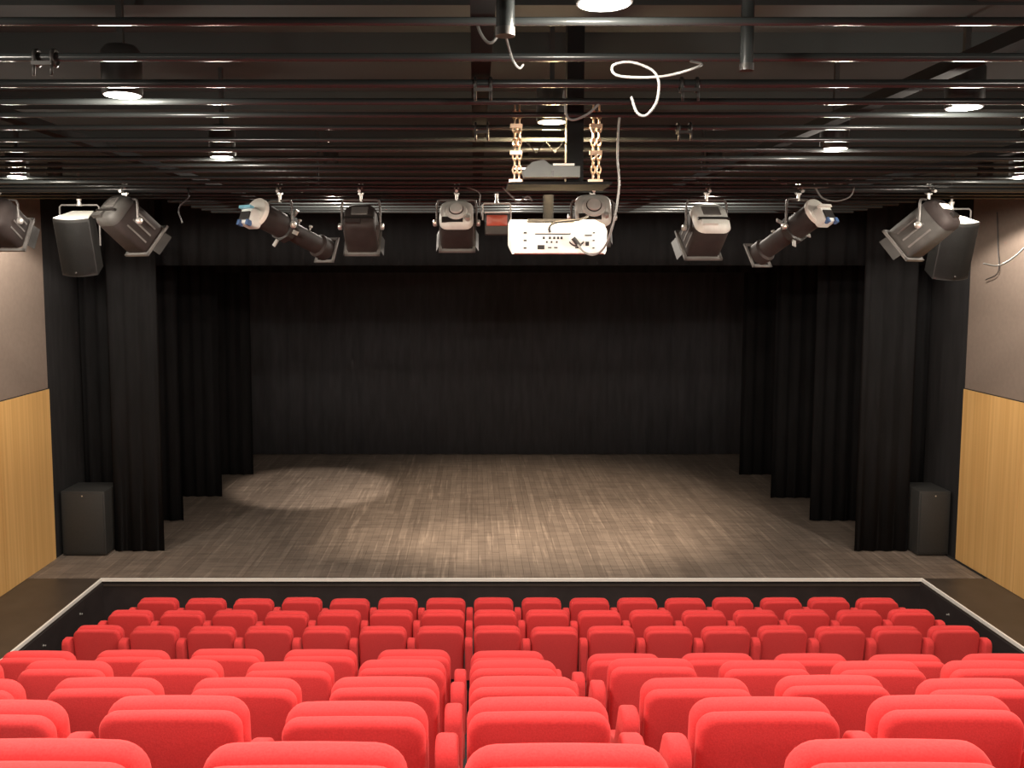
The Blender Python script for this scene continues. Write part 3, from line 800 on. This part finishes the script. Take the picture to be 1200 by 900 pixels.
bm = bmesh.new(); lathe_bm(bm, [(.0, -.325), (.034, -.325), (.040, -.318), (.042, -.30)], 28, T @ Matrix.Translation((.098, 0, .004)))
put('round_cover', to_mesh(bm, 'round_cover', True, 40), M['proj_white'], pj)
bm = bmesh.new()
arc = [(.098 + .047 * math.cos(a), -.306, .004 + .047 * math.sin(a)) for a in [PI + .5 + (PI - 1.0) * q / 10 for q in range(11)]]
tube_bm(bm, arc, .004, 6); bmesh.ops.transform(bm, matrix=T, verts=bm.verts)
put('cover_rim', to_mesh(bm, 'cover_rim', True), M['port'], pj)
bm = bmesh.new(); lathe_bm(bm, [(.06, .25), (.06, .30), (.05, .32), (.0, .31)], 24, T @ Matrix.Translation((-.12, 0, -.005)))
put('lens', to_mesh(bm, 'lens', True, 40), M['port'], pj)
# ceiling mount
bm = bmesh.new(); tube_bm(bm, [(-.04, 0, .07), (-.04, 0, .24)], .032, 14)
put('mount_pole', to_mesh(bm, 'mount_pole', True, 50), M['matte_black'], pj)
box('mount_plate', (-.17, -.12, .075), (.11, .12, .09), M['black_metal'], pj)

# hoist frame above the projector
ho = empty('projector_hoist', (.318, 3.7, 4.615), 'dark hoist frame with bronze chains above the projector', 'hoist')
ho.scale = (.74,) * 3
box('base_plate', (-.25, -.24, 0), (.30, .12, .014), M['matte_black'], ho)
box('mast', (.06, -.22, .018), (.15, -.13, (CEIL - 4.615) / .74 - .008), M['matte_black'], ho)
def chain(x, y, z0, z1):
    bm = bmesh.new()
    z = z0; k = 0
    while z < z1:
        a = [(x + (.011 * math.cos(t) if k % 2 else 0), y + (0 if k % 2 else .011 * math.cos(t)), z + .024 + .024 * math.sin(t)) for t in [2 * PI * q / 8 for q in range(9)]]
        tube_bm(bm, a, .0045, 5, False)
        z += .036; k += 1
    return put('chain', to_mesh(bm, 'chain', True), M['copper'], ho)
for x in (-.215, -.190, .205, .235): chain(x, -.2, .02, .40)
for x in (-.21, .215):
    box('chain_guide', (x - .035, -.215, .005), (x + .04, -.185, .03), M['copper'], ho)
    box('chain_guide', (x - .03, -.215, .16), (x + .035, -.185, .18), M['copper'], ho)
    box('chain_guide', (x - .03, -.215, .30), (x + .035, -.185, .32), M['copper'], ho)
bm = bmesh.new()
pts = [(-.2 + .4 * q / 8, -.19, .20 + (.03 if q % 2 else -.03)) for q in range(1, 7)]
tube_bm(bm, pts, .005, 6); put('scissor_strut', to_mesh(bm, 'scissor_strut', True), M['black_metal'], ho)
bx_ = empty('junction_box', (.303, 3.485, 4.637), 'grey green junction box lying on the hoist plate', 'box')
bx_.scale = (.74,) * 3
bm = bmesh.new()
pr = [(-.15, 0), (.14, 0), (.14, .055), (.07, .055), (-.01, .06), (-.05, .09), (-.11, .075), (-.16, .03)]
a = [bm.verts.new((x, -.04, z)) for x, z in pr]; b = [bm.verts.new((x, .06, z)) for x, z in pr]
bm.faces.new(a); bm.faces.new(b[::-1])
for k in range(8): bm.faces.new((a[k], a[(k + 1) % 8], b[(k + 1) % 8], b[k]))
put('casing', to_mesh(bm, 'casing'), M['grey_box'], bx_)
box('bright_bar', (.0, -.045, .058), (.11, -.03, .068), M['white_ring'], bx_)
box('gland', (-.01, -.046, .0), (.004, -.04, .03), M['port'], bx_)

# ================================================================== CABLES AND SMALL CEILING THINGS
def cable(name, pts, r, m, label):
    o = tube(name, pts, r, M[m], None, 8, 6)
    return tag(o, label, 'cable')
cable('cable', [(0.60, 2.512, 4.85), (0.574, 2.296, 4.789), (0.492, 2.296, 4.764), (0.41, 2.296, 4.759), (0.357, 2.296, 4.766), (0.351, 2.296, 4.789), (0.394, 2.296, 4.797), (0.447, 2.296, 4.779), (0.467, 2.296, 4.75), (0.464, 2.296, 4.703), (0.447, 2.296, 4.674), (0.43, 2.296, 4.663), (0.412, 2.296, 4.674), (0.398, 2.296, 4.711)], 0.0037, 'cable_dim', 'loose grey cable loop hanging from the ceiling right of the hoist')
cable('cable', [(0.55, 3.4, 4.865), (0.544, 3.404, 4.822), (0.542, 3.404, 4.704), (0.549, 3.404, 4.6), (0.536, 3.419, 4.475), (0.518, 3.515, 4.378), (0.492, 3.626, 4.343), (0.459, 3.7, 4.353), (0.433, 3.737, 4.386)], 0.0044, 'cable_grey', 'long grey cable dropping beside the hoist to the projector')
cable('cable', [(0.444, 3.744, 4.378), (0.414, 3.744, 4.415)], 0.0104, 'cable_black', 'black plug in the rear panel of the projector')
cable('cable', [(0.488, 3.848, 4.512), (0.444, 3.789, 4.493), (0.385, 3.774, 4.486), (0.337, 3.759, 4.478), (0.315, 3.744, 4.46), (0.317, 3.744, 4.438)], 0.0052, 'cable_black', 'short black power lead over the top of the projector')
cable('cable', [(-0.01, 2.3, 5.305), (-0.007, 2.296, 4.965), (0.007, 2.296, 4.891), (0.025, 2.296, 4.854), (0.043, 2.296, 4.845), (0.064, 2.296, 4.867)], 0.0041, 'cable_dim', 'short bent grey cable hanging left of the nearest downlight')
cable('cable', [(0.07, 2.18, 4.85), (0.089, 2.296, 4.826), (0.1, 2.296, 4.797), (0.114, 2.296, 4.782), (0.124, 2.296, 4.791)], 0.0033, 'cable_dim', 'small hooked cable end below the dark hanging post')
cable('cable', [(0.31, 3.14, 4.87), (0.314, 3.135, 4.896), (0.318, 3.135, 4.821), (0.342, 3.135, 4.797), (0.399, 3.135, 4.821), (0.446, 3.135, 4.868)], 0.0047, 'cable_grey', 'sagging grey cable above the hoist mast')
cable('cable', [(-2.02, 6.29, 4.88), (-1.98, 6.2, 4.80), (-2.05, 6.2, 4.72), (-2.03, 6.2, 4.62)], .005, 'cable_black', 'thin black cable hanging between the two left spotlights')
cable('cable', [(2.05, 6.2, 4.93), (2.18, 6.2, 4.875), (2.35, 6.2, 4.865), (2.50, 6.2, 4.88), (2.62, 6.2, 4.93)], .009, 'cable_grey', 'thick pale cable slung along the bar over the right profile spotlight')
cable('cable', [(2.35, 6.2, 4.89), (2.40, 6.2, 4.80), (2.50, 6.2, 4.77), (2.60, 6.2, 4.80), (2.63, 6.2, 4.87)], .005, 'cable_grey', 'grey cable loop right of the right profile spotlight')
cable('cable', [(2.37, 6.24, 4.87), (2.42, 6.24, 4.80), (2.47, 6.24, 4.775)], .006, 'cable_grey', 'short straight pale lead over the right profile spotlight')
cable('cable', [(-.1, 6.2, 4.88), (.03, 6.2, 4.83), (.035, 6.2, 4.74), (.05, 6.2, 4.66)], .004, 'cable_grey', 'thin grey cable beside the round backed spotlight left of the projector')
cable('cable', [(5.35, 8.6, 4.56), (5.20, 8.6, 4.42), (5.06, 8.6, 4.35), (4.92, 8.6, 4.37)], .008, 'cable_grey', 'grey cable curving from the right hanging loudspeaker')
cable('cable', [(XR - .02, 10.6, 5.0), (XR - .02, 10.55, 4.6), (XR - .03, 10.5, 4.3), (XR - .03, 10.75, 4.2)], .006, 'cable_black', 'thin dark cable hanging down the right wall')
cable('cable', [(.18, 6.285, 4.888), (.19, 6.2, 4.87), (.26, 6.2, 4.80), (.30, 6.2, 4.765), (.37, 6.2, 4.80), (.40, 6.2, 4.77)], .006, 'cable_grey', 'pale tangled lead at the clamp of the red floodlight')

def hanging_post(x, y, z0, r, label):
    e = empty('hanging_post', (x, y, z0), label, 'post')
    bm = bmesh.new(); tube_bm(bm, [(0, 0, 0), (0, 0, CEIL - z0)], r, 18)
    put('tube', to_mesh(bm, 'tube', True, 50), M['batten'], e)
    bm = bmesh.new(); tube_bm(bm, [(0, 0, -.006), (0, 0, .012)], r * 1.06, 18)
    put('end_cap', to_mesh(bm, 'end_cap', True, 50), M['black_metal'], e)
hanging_post(.069, 2.04, 4.800, .021, 'short black post hanging from the ceiling left of the nearest downlight')
hanging_post(.708, 2.36, 4.796, .017, 'short black post hanging from the ceiling right of the nearest downlight')

def pipe_clamp(x, y, label):
    e = empty('pipe_clamp', (x, y, PZ), label, 'clamp', 'small black clamps on the ceiling battens')
    e.scale = (.7,) * 3
    for s in (-1, 1):
        bm = bmesh.new()
        arc = [(s * .035, .03 * math.cos(t), .03 * math.sin(t)) for t in [2 * PI * q / 12 for q in range(13)]]
        tube_bm(bm, arc, .008, 6, False); tube_bm(bm, [(s * .035, -.03, -.02), (s * .035, -.035, -.075)], .007, 6)
        put('jaw', to_mesh(bm, 'jaw', True), M['black_metal'], e)
    box('bridge', (-.04, -.045, -.035), (.04, -.03, -.02), M['black_metal'], e)
for x, y, lab in ((.027, 2.87, 'black pipe clamp on a batten left of the hoist, the nearer one'), (.03, 3.70, 'black pipe clamp on a batten left of the hoist, the farther one'),
                  (.68, 2.87, 'black pipe clamp on a batten right of the hoist, the nearer one'), (.86, 3.70, 'black pipe clamp on a batten right of the hoist, the farther one'),
                  (-1.19, 2.52, 'small clamp with a bright screw hanging below a batten, upper left')):
    pipe_clamp(x, y, lab)
